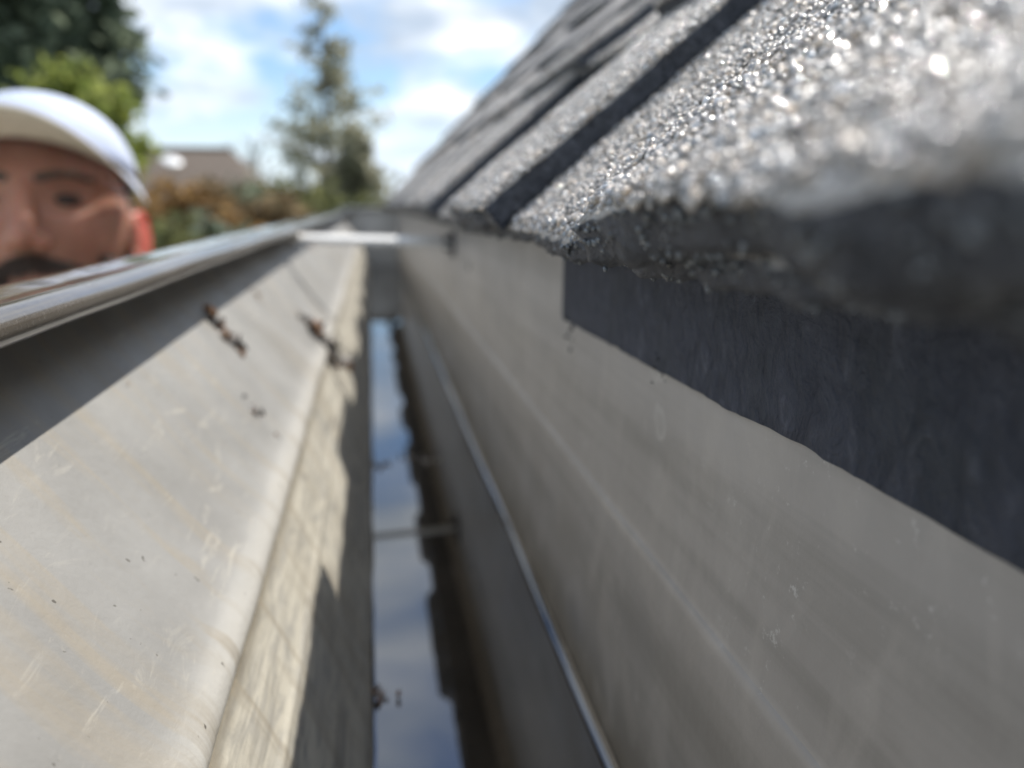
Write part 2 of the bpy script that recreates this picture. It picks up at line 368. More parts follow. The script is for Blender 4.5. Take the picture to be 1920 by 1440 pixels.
# ------------------------------------------------------------------ roof
roof = tag(empty('shingle_roof', (0, 0, ZC)), 'grey granule shingle roof overhanging the gutter, dark felt below its edge', 'roof')
EX = 0.105
def pitch(y):
    t = max(0.0, min(1.0, (y - 0.45) / 0.95)); t = t * t * (3 - 2 * t); return R(39.5 + 5.8 * t)
def S(s, y, h):
    if s < 0.06: h += 0.0032 * max(0.0, min(1.4, (0.108 - y) / 0.070)) * (1 - s / 0.06) ** 2      # weathered corner curling up
    a = pitch(y); return (0.0388 + s * math.cos(a) - h * math.sin(a), y, -0.0099 + s * math.sin(a) + h * math.cos(a))
GRAN = []       # positions of loose mineral granules
def slab(name, y0, y1, s0, s1, hb, ht, thick, ny, ns, seed, lift=0.0, taper=0.0, edge=0.0016, rnd=0.0016, gran=0.0):
    """one piece of shingle: bottom face from height hb (eave side) to ht, given thickness, worn rounded edges"""
    v, f, fm = [], [], []
    def warp(u, w):
        yy = y0 + (y1 - y0) * u; ss = s0 + (s1 - s0) * w
        e = edge
        if w <= 0.0001 or w >= 0.9999: ss += e * 1.3 * nz(yy * 130, seed, 0.3) + e * 1.2 * nz(yy * 35, seed, 5.3)
        if u <= 0.0001: yy += e * nz(ss * 120, seed, 8.3)
        if u >= 0.9999: yy += e * nz(ss * 120, seed, 2.1)
        yy += taper * (0.5 - u) * 2 * w * (y1 - y0) * 0.5
        return yy, ss
    def hbot(w): return hb + (ht - hb) * w
    def htop(u, w, yy, ss):
        du = min(u, 1 - u) * (y1 - y0); dw = min(w, 1.0) * (s1 - s0); d = min(du, dw)
        r = 0.0 if d >= rnd * 2 else rnd * (1 - d / (rnd * 2)) ** 2
        return hbot(w) + thick - r + 0.0007 * nz(yy * 45, ss * 45, seed) + 0.0003 * nz(yy * 260, ss * 260, seed) + lift * (1 - w) ** 2
    us = [0, 0.4 * rnd / (y1 - y0)] + [i / ny for i in range(1, ny)] + [1 - 0.4 * rnd / (y1 - y0), 1]
    ws = [0, 0.5 * rnd / (s1 - s0)] + [i / ns for i in range(1, ns + 1)]
    nu, nw = len(us), len(ws)
    for w in ws:
        for u in us:
            yy, ss = warp(u, w); v.append(S(ss, yy, htop(u, w, yy, ss)))
    for i in range(nw - 1):
        for j in range(nu - 1): f.append((i * nu + j, (i + 1) * nu + j, (i + 1) * nu + j + 1, i * nu + j + 1)); fm.append(0)
    ring = [(0, j) for j in range(nu)] + [(i, nu - 1) for i in range(1, nw)] + [(nw - 1, j) for j in range(nu - 2, -1, -1)] + [(i, 0) for i in range(nw - 2, 0, -1)]
    rows = [[i * nu + j for i, j in ring]]
    for lev in (0.62, 0.3, 0.0):
        row = []
        for i, j in ring:
            yy, ss = warp(us[j], ws[i]); top = htop(us[j], ws[i], yy, ss); lo = hbot(ws[i])
            bul = 0.0009 * nz(yy * 170, ss * 170, lev * 9 + seed)
            if i == 0: ss += bul - (0.0006 if lev == 0.3 else 0)
            elif j == 0: yy += bul
            elif j == nu - 1: yy -= bul
            row.append(len(v)); v.append(S(ss, yy, lo + (top - lo) * lev))
        rows.append(row)
    for a, b in zip(rows[:-1], rows[1:]):
        for k in range(len(a)):
            k2 = (k + 1) % len(a); f.append((a[k], a[k2], b[k2], b[k])); fm.append(1)
    f.append(tuple(rows[-1])); fm.append(1)
    me = pydata(name, v, f); me.materials.append(M['shingle']); me.materials.append(M['asphalt'])
    me.polygons.foreach_set('material_index', fm)
    me.polygons.foreach_set('use_smooth', [True] * len(f))
    o = obj(name, me, None, roof)
    if gran > 0:
        cnt = int((min(y1, 0.8) - max(y0, 0.0)) * (s1 - s0) * gran * 1e6)
        for _ in range(cnt):
            yy = random.uniform(max(y0, 0.0), min(y1, 0.8))
            if yy > 0.25 and random.random() > (0.25 / yy) ** 1.5: continue
            u = (yy - y0) / (y1 - y0); w = random.random() ** 1.15; ss = s0 + (s1 - s0) * w
            yw = yy + taper * (0.5 - u) * 2 * w * (y1 - y0) * 0.5
            GRAN.append((S(ss, yw, htop(u, w, yw, ss) + 0.0001), yy, 0))
        if s0 < 0.01:                                        # rough crumbs along the cut front edge
            for _ in range(int((min(y1, 0.5) - max(y0, 0.0)) * thick * 0.55e6)):
                yy = random.uniform(max(y0, 0.0), min(y1, 0.5)); u = (yy - y0) / (y1 - y0); _, ss = warp(u, 0.0); t = random.random()
                GRAN.append((S(ss + random.uniform(-0.0001, 0.0005), yy, hb + (htop(u, 0.0, yy, ss) - hb) * t), 0.1, 1))
    return o
YR0, YR1 = -0.5, 1.975
# deck under the shingles, up to the ridge
v, f = [], []
dys = ramp_ys(YR0, YR1 - 0.01, 24); dss = [0.022, 0.3, 0.7, 1.2, 2.0, 3.2]
for h in (-0.0005, -0.016):
    for y in dys:
        for s in dss: v.append(S(s, y, h))
n, mrow = len(dss), len(dss) * len(dys)
for j in range(len(dys) - 1):
    for i in range(n - 1):
        a = j * n + i; f.append((a, a + 1, a + n + 1, a + n)); a += mrow; f.append((a, a + n, a + n + 1, a + 1))
for j in range(len(dys) - 1):
    for i in (0, n - 1): a = j * n + i; f.append((a, a + n, a + n + mrow, a + mrow))
for j in (0, len(dys) - 1):
    for i in range(n - 1): a = j * n + i; f.append((a, a + 1, a + 1 + mrow, a + mrow))
obj('roof_deck', pydata('roof_deck', v, f), M['shingle'], roof)
TH_B, TH_T = 0.0062, 0.0056
first_tabs = [(-0.30, -0.12), (-0.085, 0.103), (0.203, 0.300), (0.422, 0.545), (0.610, 0.700), (0.800, 0.930), (1.02, 1.11), (1.21, 1.38), (1.46, 1.55), (1.66, 1.80), (1.88, 1.972)]
for k in range(9):
    s0 = k * EX; hb = 0.0 if k == 0 else 0.0080; near = k < 2
    # base sheets
    y = YR0 - 0.08 * (k % 3)
    while y < YR1 - 0.02:
        ye = min(y + 0.46, YR1); L_ = ye - y
        g = 0.75 if (near and y < 0.8 and ye > 0.0) else 0.0
        fine = k == 0 and y < 0.45 and ye > 0
        slab('shingle', max(y, YR0) + 0.0006, ye - 0.0006, s0, s0 + EX + 0.03, hb, 0.0005, TH_B, 150 if fine else (40 if near and y < 0.9 else 14), 34 if fine else 5,
             k * 7.1 + y, gran=g if k == 0 else g * 0.5)
        y = ye
    # raised tabs of the upper laminate
    if k == 0: tabs = first_tabs
    elif k == 1: tabs = [(-0.33, -0.10), (-0.02, 0.085), (0.197, 0.305), (0.405, 0.565), (0.64, 0.73), (0.85, 1.02), (1.10, 1.19), (1.30, 1.45), (1.53, 1.62), (1.74, 1.90)]
    else:
        tabs = []; y = -0.35 + random.uniform(0, 0.1)
        if k == 1: y = -0.33
        while y < YR1 - 0.05:
            w = random.uniform(0.08, 0.17); g_ = random.uniform(0.07, 0.14)
            if k == 1 and -0.2 < y < 0.5:
                w, g_ = {0: (0.2, 0.06), 1: (0.16, 0.09), 2: (0.13, 0.08), 3: (0.12, 0.07)}[min(3, sum(1 for t in tabs if t[0] > -0.2))]
            tabs.append((y, min(y + w, YR1 - 0.002))); y += w + g_
    for i, (a, b) in enumerate(tabs):
        main = k == 0 and a < 0.3 and b > 0
        slab('shingle_tab', a, b, s0 + (-0.0028 if main else -0.001 if k == 0 else 0.0012), s0 + EX + 0.006, hb + TH_B - 0.0006, 0.0005 + TH_B - 0.0002, TH_T + (0.0008 if main and i == 1 else 0.0034 if k < 2 and 0.38 < a < 0.5 else 0.0020 if k == 0 else 0.0014), 80 if main else (24 if near and a < 0.6 else 7), 50 if main else (12 if near and a < 0.6 else 4),
             k * 3.3 + i * 1.7, lift=0.0022 if main and i == 1 else random.uniform(0, 0.0012), taper=random.uniform(-0.02, 0.10), edge=0.002, rnd=0.0012 if main else 0.002, gran=0.9 if near and b > 0 and a < 0.8 else 0)
# loose mineral granules bedded in the near shingles
def granules():
    t = (1 + 5 ** 0.5) / 2
    iv = np.array([(-1, t, 0), (1, t, 0), (-1, -t, 0), (1, -t, 0), (0, -1, t), (0, 1, t), (0, -1, -t), (0, 1, -t), (t, 0, -1), (t, 0, 1), (-t, 0, -1), (-t, 0, 1)], float)
    iv /= np.linalg.norm(iv[0])
    it = np.array([(0, 11, 5), (0, 5, 1), (0, 1, 7), (0, 7, 10), (0, 10, 11), (1, 5, 9), (5, 11, 4), (11, 10, 2), (10, 7, 6), (7, 1, 8), (3, 9, 4), (3, 4, 2), (3, 2, 6), (3, 6, 8), (3, 8, 9), (4, 9, 5), (2, 4, 11), (6, 2, 10), (8, 6, 7), (9, 8, 1)])
    P = np.array([g[0] for g in GRAN]); yy = np.array([g[1] for g in GRAN]); n = len(P)
    sz = rng.uniform(0.00034, 0.00070, n) * (1 + np.clip((yy - 0.25) * 1.5, 0, 1))
    V = iv[None] * (1 + rng.uniform(-0.28, 0.28, (n, 12, 1)))
    q = rng.normal(size=(n, 4)); q /= np.linalg.norm(q, axis=1)[:, None]
    w, x, y, z = q.T
    RM = np.stack([1 - 2 * (y * y + z * z), 2 * (x * y - z * w), 2 * (x * z + y * w), 2 * (x * y + z * w), 1 - 2 * (x * x + z * z), 2 * (y * z - x * w), 2 * (x * z - y * w), 2 * (y * z + x * w), 1 - 2 * (x * x + y * y)], -1).reshape(n, 3, 3)
    V = V * rng.uniform(0.7, 1.25, (n, 1, 3)); V = np.einsum('nij,nkj->nki', RM, V) * sz[:, None, None] + P[:, None, :]
    F = (it[None] + (np.arange(n) * 12)[:, None, None]).reshape(-1, 3)
    me = bpy.data.meshes.new('granules'); me.vertices.add(n * 12); me.vertices.foreach_set('co', V.reshape(-1))
    m = len(F); me.loops.add(m * 3); me.loops.foreach_set('vertex_index', F.reshape(-1).astype(np.int32)); me.polygons.add(m)
    me.polygons.foreach_set('loop_start', np.arange(0, m * 3, 3, dtype=np.int32)); me.polygons.foreach_set('use_smooth', np.ones(m, bool)); me.update(calc_edges=True)
    at_ = me.color_attributes.new('tone', 'FLOAT_COLOR', 'POINT')
    tone = np.clip(rng.lognormal(-1.0, 0.5, n), 0.07, 0.8); warm = rng.normal(0.10, 0.07, n); fr = np.array([g[2] for g in GRAN]); tone = np.where(fr > 0, np.clip(tone * 0.32, 0.03, 0.17), tone); warm = np.where(fr > 0, -0.08, warm)
    c = np.stack([tone * (1 + warm), tone, tone * (1 - warm), np.where(rng.random(n) < 0.28, 0.085, rng.uniform(0.2, 0.5, n))], -1); at_.data.foreach_set('color', np.repeat(c, 12, 0).reshape(-1))
    o = obj('granules', me, M['granule'], roof); o['kind'] = 'stuff'; return n
NG = granules(); print('granules', NG)
# dark felt hanging from under the shingles over the gutter's back wall
ys = ramp_ys(-0.30, 0.2445, 240); zs = [0.0045, 0.002, -0.002, -0.009, -0.016, -0.024, -0.030, -0.034, -0.0365]
v, f = [], []
for side in (0, 1):
    for y in ys:
        for i, z in enumerate(zs):
            x = 0.0602 + 0.0005 * nz(y * 20, z * 30, 2.0) + 0.0003 * nz(y * 160, z * 60, 6.0) + 0.0017 * side
            zz = z + (0.0011 * nz(y * 26, 1.0) + 0.0005 * nz(y * 190, 4.0) if i == len(zs) - 1 else 0)
            zz += 0.0024 * max(0.0, min(1.0, (0.24 - y) / 0.18)) if i == len(zs) - 1 else 0.0
            yy = y + (0.0006 * nz(z * 160, 3.0) if y > 0.243 else 0)
            v.append((x, yy, zz))
n, mrow = len(zs), len(zs) * len(ys)
for j in range(len(ys) - 1):
    for i in range(n - 1):
        a = j * n + i; f.append((a, a + 1, a + n + 1, a + n)); a += mrow; f.append((a, a + n, a + n + 1, a + 1))
    for i in (0, n - 1): a = j * n + i; f.append((a, a + n, a + n + mrow, a + mrow))
for j in (0, len(ys) - 1):
    for i in range(n - 1): a = j * n + i; f.append((a, a + 1, a + 1 + mrow, a + mrow))
obj('underlay_felt', pydata('underlay_felt', v, f), M['felt'], roof, smooth=True)

# the house the gutter hangs on
bm = bmesh.new(); box(bm, (0.0775, 0.71, -0.10), (0.022, 2.5, 0.20))
tag(obj('fascia_board', bm, simple('fascia_paint', (0.30, 0.29, 0.27), 0.5), None, G0), 'painted fascia board behind the back wall of the gutter', 'fascia')
def brick_house_wall():
    m = Mat('brick_wall'); b = m.N('ShaderNodeTexBrick'); b.inputs['Scale'].default_value = 4.4
    sp = m.N('ShaderNodeSeparateXYZ'); mp = m.N('ShaderNodeCombineXYZ'); m.L(m.tc.outputs['Object'], sp.inputs[0]); m.L(m.math('ADD', sp.outputs['X'], sp.outputs['Y']), mp.inputs[0]); m.L(sp.outputs['Z'], mp.inputs[1]); m.L(mp.outputs[0], b.inputs['Vector'])
    b.inputs['Mortar Size'].default_value = 0.018; b.inputs['Brick Width'].default_value = 1.0; b.inputs['Row Height'].default_value = 0.33
    b.inputs['Color1'].default_value = (0.28, 0.12, 0.08, 1); b.inputs['Color2'].default_value = (0.22, 0.10, 0.07, 1); b.inputs['Mortar'].default_value = (0.4, 0.38, 0.35, 1)
    m.set(color=b.outputs['Color'], rough=0.85); return m.m
bm = bmesh.new(); box(bm, (0.245, 0.72, 1.385), (0.24, 2.44, 2.77)); tag(obj('house_wall', bm, brick_house_wall()), 'red brick house wall below the gutter and fascia', 'wall')

# ------------------------------------------------------------------ the man looking over the gutter
def build_person():
    eye = at(121, 371, 0.80)                                # his left eye, seen above the lip
    face = R(-9.0)                                            # he looks almost along the gutter towards the lens
    ezl = 1.655                                              # eye height in his own frame
    fx = Matrix.Rotation(-face, 3, 'Z')
    HR = Matrix.Rotation(R(-13), 3, 'X')
    base = eye - fx @ (HR @ Vector((0.032, -0.086, 0)) + Vector((0, 0, ezl)))
    root = tag(empty('person', base), 'person with a short dark beard in a white cap peering over the gutter lip', 'person')
    root.rotation_euler = (0, 0, -face)
    HC = Vector((0, 0, 1.655))
    def sub(name, bm, mat, voxel=None, smooth_it=0, parent=root):
        bmesh.ops.recalc_face_normals(bm, faces=bm.faces)
        o = obj(name, bm, mat, parent, smooth=True)
        if voxel:
            r = o.modifiers.new('skin', 'REMESH'); r.mode = 'VOXEL'; r.voxel_size = voxel; r.use_smooth_shade = True
        if smooth_it:
            k = o.modifiers.new('soft', 'SMOOTH'); k.iterations = smooth_it; k.factor = 0.5
        return o
    def mskin():
        m = Mat('skin'); n = m.noise(60, 5); c = m.ramp(n, [(0.3, (0.43, 0.20, 0.135)), (0.7, (0.53, 0.27, 0.19))])
        c = m.mix(m.ramp(m.noise(9, 3), [(0.45, 0.0), (0.7, 0.4)]), c, (0.58, 0.27, 0.20))
        sp = m.N('ShaderNodeSeparateXYZ'); m.L(m.tc.outputs['Object'], sp.inputs[0])
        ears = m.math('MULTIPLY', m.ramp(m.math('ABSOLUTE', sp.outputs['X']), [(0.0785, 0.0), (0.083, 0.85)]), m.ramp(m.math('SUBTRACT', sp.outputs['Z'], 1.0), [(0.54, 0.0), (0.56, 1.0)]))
        stub = m.math('MULTIPLY', m.ramp(m.math('ADD', m.math('SUBTRACT', sp.outputs['Z'], 1.0), m.math('MULTIPLY', m.math('SUBTRACT', m.noise(45, 4), 0.5), 0.03)), [(0.565, 1.0), (0.615, 0.0)]), m.ramp(m.noise(700, 3, 0.7), [(0.35, 0.35), (0.6, 0.85)]))
        c = m.mix(stub, c, (0.13, 0.075, 0.06))               # stubble
        c = m.mix(m.ramp(m.noise(26, 5, 0.65), [(0.45, 0.0), (0.75, 0.45)]), c, (0.36, 0.16, 0.11))
        c = m.mix(ears, c, (0.75, 0.16, 0.12))                # red glow of sun through the ears painted into the skin colour
        m.set(color=c, rough=0.48, spec=0.4, sss=0.55)
        m.b.inputs['Subsurface Radius'].default_value = (1.0, 0.14, 0.06); m.b.inputs['Subsurface Scale'].default_value = 0.020
        m.bump(m.noise(420, 4), 0.15, 0.002); return m.m
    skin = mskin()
    # ---- head: a shaped ball
    bm = bmesh.new(); bmesh.ops.create_icosphere(bm, subdivisions=5, radius=1.0)
    for v in bm.verts:
        d = v.co.copy(); x, y, z = d
        rx, ry, rz = 0.0745, (0.094 if y < 0 else 0.102), 0.118
        if z < 0: rx *= 1 - 0.30 * (-z) ** 1.6; ry *= 1 - (0.10 if y < 0 else 0.42) * (-z) ** 1.3
        p = Vector((x * rx, y * ry, z * rz))
        if y < 0:
            for sx in (-1, 1):                               # sockets, cheekbones, temples
                p.y += 0.0105 * math.exp(-(((p.x - sx * 0.032) / 0.017) ** 2 + ((p.z - 0.001) / 0.011) ** 2))
                p.y -= 0.0060 * math.exp(-(((p.x - sx * 0.043) / 0.016) ** 2 + ((p.z + 0.026) / 0.016) ** 2))
            p.y -= 0.0065 * math.exp(-((p.x / 0.045) ** 2 + ((p.z - 0.019) / 0.010) ** 2))    # brow
            p.y -= 0.0080 * math.exp(-((p.x / 0.030) ** 2 + ((p.z + 0.070) / 0.020) ** 2))    # mouth
            p.y -= 0.0090 * math.exp(-((p.x / 0.022) ** 2 + ((p.z + 0.104) / 0.016) ** 2))    # chin
        v.co = HR @ p + HC
    H = lambda x, y, z: HC + HR @ Vector((x, y, z))
    capsule(bm, H(0, -0.094, 0.006), H(0, -0.108, -0.038), 0.0085, 0.0120, 14)               # nose
    for sx in (-1, 1): ellipsoid(bm, H(sx * 0.0125, -0.099, -0.043), (0.0085, 0.011, 0.008))
    capsule(bm, H(-0.018, -0.0770, -0.068), H(0.018, -0.0770, -0.068), 0.0050, 0.0050, 10); capsule(bm, H(-0.015, -0.0750, -0.0770), H(0.015, -0.0750, -0.0770), 0.0055, 0.0055, 10)
    for sx in (-1, 1):                                       # ears: thin shell with a raised rim
        for k in range(11):
            a0 = R(-150 + k * 28); a1 = R(-150 + (k + 1) * 28)
            q = lambda a: H(sx * (0.0835 + 0.006 * math.cos(a)), 0.016 + 0.017 * math.cos(a), -0.022 + 0.031 * math.sin(a))
            capsule(bm, q(a0), q(a1), 0.0036, 0.0036, 8)
        ellipsoid(bm, H(sx * 0.0815, 0.014, -0.022), (0.0030, 0.016, 0.028), Euler((0, 0, sx * -0.35)).to_matrix())
        ellipsoid(bm, H(sx * 0.078, 0.009, -0.047), (0.004, 0.007, 0.009))
    # ---- neck, trunk, limbs
    capsule(bm, (0, 0.018, 1.44), (0, 0.012, 1.60), 0.062, 0.056, 18)
    for p0, p1, r0, r1 in [((0, 0.02, 1.00), (0, 0.02, 1.18), 0.150, 0.140), ((0, 0.02, 1.18), (0, 0.025, 1.36), 0.142, 0.140), ((-0.14, 0.025, 1.42), (0.14, 0.025, 1.42), 0.062, 0.062)]:
        capsule(bm, p0, p1, r0, r1, 20)
    ARM = {}
    for sx in (-1, 1):
        sh, el, wr = Vector((sx * 0.185, 0.025, 1.405)), Vector((sx * 0.235, -0.02, 1.12)), Vector((sx * 0.205, -0.235, 1.025))
        ARM[sx] = (sh, el, wr); capsule(bm, sh, el, 0.050, 0.040, 16); capsule(bm, el, wr, 0.040, 0.027, 16)
        pm = wr + Vector((0, -0.05, -0.012)); capsule(bm, wr, pm, 0.026, 0.030, 12)          # palm closed on the ladder rail
        for k in range(4):
            b0 = pm + Vector((sx * 0.012, -0.012, 0.027 - 0.018 * k)); L1 = [0.034, 0.038, 0.036, 0.029][k]
            b1 = b0 + Vector((sx * 0.006, -L1, 0)); b2 = b1 + Vector((-sx * 0.030, -0.006, 0)); b3 = b2 + Vector((-sx * 0.008, 0.022, 0))
            for a_, b_ in ((b0, b1), (b1, b2), (b2, b3)): capsule(bm, a_, b_, 0.0088, 0.0082, 8)
        t0 = wr + Vector((-sx * 0.020, -0.018, 0.010)); t1 = t0 + Vector((-sx * 0.022, -0.030, 0.012)); t2 = t1 + Vector((sx * 0.004, -0.030, 0.002))
        capsule(bm, t0, t1, 0.0115, 0.010, 8); capsule(bm, t1, t2, 0.010, 0.009, 8)
        hip, kn, an = Vector((sx * 0.095, 0.02, 0.93)), Vector((sx * 0.105, -0.015, 0.50)), Vector((sx * 0.105, 0.03, 0.09))
        capsule(bm, hip, kn, 0.088, 0.056, 16); capsule(bm, kn, an, 0.056, 0.038, 16); capsule(bm, an + Vector((0, 0.02, -0.045)), an + Vector((0, -0.14, -0.06)), 0.036, 0.028, 12)
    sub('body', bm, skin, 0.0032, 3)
    # ---- clothing
    bm = bmesh.new()
    for p0, p1, r0, r1 in [((0, 0.02, 0.93), (0, 0.02, 1.18), 0.172, 0.158), ((0, 0.02, 1.18), (0, 0.025, 1.36), 0.158, 0.154), ((-0.14, 0.025, 1.418), (0.14, 0.025, 1.418), 0.074, 0.074), ((0, 0.018, 1.42), (0, 0.016, 1.485), 0.088, 0.074)]:
        capsule(bm, p0, p1, r0, r1, 24)
    for sx in (-1, 1): sh, el, wr = ARM[sx]; capsule(bm, sh, el, 0.066, 0.054, 16); capsule(bm, el, el.lerp(wr, 0.86), 0.054, 0.042, 16)
    sub('jacket', bm, simple('jacket_navy', (0.03, 0.035, 0.05), 0.8, 0.3, 30, 0.3), 0.008, 4)
    bm = bmesh.new()
    for sx in (-1, 1):
        capsule(bm, (sx * 0.090, 0.02, 0.93), (sx * 0.105, -0.015, 0.50), 0.112, 0.078, 18); capsule(bm, (sx * 0.105, -0.015, 0.50), (sx * 0.105, 0.03, 0.10), 0.078, 0.060, 18)
    sub('trousers', bm, simple('trousers_denim', (0.05, 0.07, 0.11), 0.85, 0.25, 60, 0.3), 0.010, 4)
    for sx in (-1, 1):
        bm = bmesh.new(); capsule(bm, (sx * 0.105, 0.05, 0.047), (sx * 0.105, -0.135, 0.040), 0.047, 0.040, 16); capsule(bm, (sx * 0.105, 0.03, 0.05), (sx * 0.105, 0.03, 0.13), 0.050, 0.052, 16)
        sub('boot', bm, simple('boot_leather', (0.05, 0.035, 0.025), 0.55), 0.007, 3)
    # ---- eyes, brows, hair, beard
    m_eye = simple('eye_dark', (0.05, 0.035, 0.03), 0.15, 0.2)
    m_hair = simple('dark_hair', (0.10, 0.068, 0.052), 0.55, 0.4, 200)
    for sx in (-1, 1):
        bm = bmesh.new(); ellipsoid(bm, H(sx * 0.032, -0.0775, 0.000), (0.0125, 0.0080, 0.0055)); sub('eye', bm, m_eye)
        bm = bmesh.new()
        for k in range(7):
            t = k / 6; ellipsoid(bm, H(sx * (0.014 + 0.038 * t), -0.0945 + 0.016 * t * t, 0.0165 + 0.005 * math.sin(t * 2.6)), (0.0062, 0.0038, 0.0042 - 0.0016 * t), seg=10)
        sub('eyebrow', bm, m_hair)
    def strands(name, n, place, length, mat):
        v, f = [], []
        for _ in range(n):
            p, d = place(); d = (d + Vector((random.gauss(0, 0.35), random.gauss(0, 0.35), random.gauss(0, 0.35)))).normalized(); s_ = d.orthogonal().normalized() * 0.0009
            t_ = d.cross(s_); L_ = length * random.uniform(0.6, 1.2); b_ = len(v)
            v += [p + s_, p - s_ * 0.5 + t_ * 0.9, p - s_ * 0.5 - t_ * 0.9, p + d * L_]; f += [(b_, b_ + 1, b_ + 3), (b_ + 1, b_ + 2, b_ + 3), (b_ + 2, b_, b_ + 3)]
        return obj(name, pydata(name, v, f), mat, root)
    def jaw():
        while True:
            a = random.uniform(-1.35, 1.35); z = random.uniform(-0.118, -0.046)
            if abs(a) < 0.95 and z > -0.062: continue
            if abs(a) < 0.26 and -0.075 < z < -0.062: continue
            zz = z / 0.118; w = math.sqrt(max(0.02, 1 - zz * zz)); rx = 0.0745 * (1 - 0.30 * (-zz) ** 1.6); ry = 0.094 * (1 - 0.10 * (-zz) ** 1.3)
            y = -math.cos(a) * w * ry; y -= 0.008 * math.exp(-(((math.sin(a) * w * rx) / 0.03) ** 2 + ((z + 0.07) / 0.02) ** 2)) + 0.009 * math.exp(-(((math.sin(a) * w * rx) / 0.022) ** 2 + ((z + 0.104) / 0.016) ** 2))
            return H(math.sin(a) * w * rx, y, z), Vector((math.sin(a), -math.cos(a), -0.9))
    strands('beard', 4500, jaw, 0.007, m_hair)
    def lipline():
        u = random.uniform(-0.040, 0.040); z = -0.0565 - 0.24 * abs(u) + random.uniform(-0.008, 0.006); zz = z / 0.118; w = math.sqrt(1 - zz * zz)
        rx = 0.0745 * (1 - 0.30 * (-zz) ** 1.6) * w; ry = 0.094 * (1 - 0.10 * (-zz) ** 1.3) * w
        y = -ry * math.sqrt(1 - (u / rx) ** 2) - 0.008 * math.exp(-((u / 0.03) ** 2 + ((z + 0.07) / 0.02) ** 2)) - 0.0015
        return H(u, y, z), Vector((math.copysign(0.5, u), -0.5, -1))
    strands('moustache', 1500, lipline, 0.010, m_hair)
    def scalp():
        while True:
            a = random.uniform(-math.pi, math.pi); z = random.uniform(-0.045, 0.045)
            if abs(a) < 1.62: continue
            if abs(a) < 2.0 and z < -0.005: continue
            w = math.sqrt(1 - (z / 0.118) ** 2); return H(math.sin(a) * w * 0.0748, (-math.cos(a)) * w * (0.094 if math.cos(a) > 0 else 0.1025), z), Vector((math.sin(a), -math.cos(a), -1.2))
    strands('hair', 5000, scalp, 0.008, m_hair)
    # ---- cap: crown with band, curved peak
    crown = empty('cap', HC); crown.parent = root; crown.rotation_euler = (R(-13), R(3), 0); crown.location = HC
    m_cap = simple('cap_white_cotton', (0.62, 0.69, 0.86), 0.75, 0.06, 90, 0.2); m_under = simple('cap_peak_under', (0.80, 0.72, 0.58), 0.8, 0.1, 60)
    v, f = [], []; NA, NB = 48, 16
    for off in (0.0, -0.0025):
        for j in range(NB + 1):
            t = j / NB * math.pi / 2
            for i in range(NA):
                a = i / NA * 2 * math.pi; ca, sa = math.cos(a), math.sin(a)
                rr = math.cos(t) ** 0.72; v.append(((0.0835 + off) * rr * sa, (-(0.103 + off) if ca > 0 else -(0.110 + off)) * rr * ca, 0.051 + (0.065 + off) * math.sin(t) ** 1.1 - 0.012 * (1 - ca) * math.cos(t) * 0.5))
    nn = NA * (NB + 1)
    for j in range(NB):
        for i in range(NA):
            a = j * NA + i; b = j * NA + (i + 1) % NA; f.append((a, b, b + NA, a + NA)); f.append((nn + a, nn + a + NA, nn + b + NA, nn + b))
    for i in range(NA): f.append((i, nn + i, nn + (i + 1) % NA, (i + 1) % NA))
    obj('crown', pydata('crown', v, f), m_cap, crown, smooth=True)
    bm = bmesh.new(); ellipsoid(bm, (0, 0, 0.115), (0.008, 0.008, 0.004)); obj('button', bm, m_cap, crown, smooth=True)
    v, f = [], []; NU, NV = 32, 10                           # peak, top side and underside
    def peak(u, w, dz):
        a = R(-84 + 168 * u); e = math.cos(a * 0.98) ** 0.55 if abs(a) < R(90) else 0
        x = (0.0845 + 0.012 * w) * math.sin(a); y = -0.104 * math.cos(a) - 0.066 * w * e
        return (x, y, 0.052 + 0.004 * w * e - 4.7 * x * x * (0.5 + 0.5 * w) + dz)
    for dz in (0.0018, -0.0018):
        for j in range(NV + 1):
            for i in range(NU + 1): v.append(peak(i / NU, j / NV, dz))
    q = NU + 1; h = q * (NV + 1)
    top, und = [], []
    for j in range(NV):
        for i in range(NU): a = j * q + i; top.append((a, a + q, a + q + 1, a + 1)); und.append((h + a, h + a + 1, h + a + q + 1, h + a + q))
    rim = [(NV * q + i, h + NV * q + i, h + NV * q + i + 1, NV * q + i + 1) for i in range(NU)]
    me = pydata('peak', v, top + rim + und); me.materials.append(m_cap); me.materials.append(m_under)
    me.polygons.foreach_set('material_index', [0] * len(top) + [1] * (len(rim) + len(und))); obj('peak', me, None, crown, smooth=True)
    return base, fx
P_BASE, P_ROT = build_person()

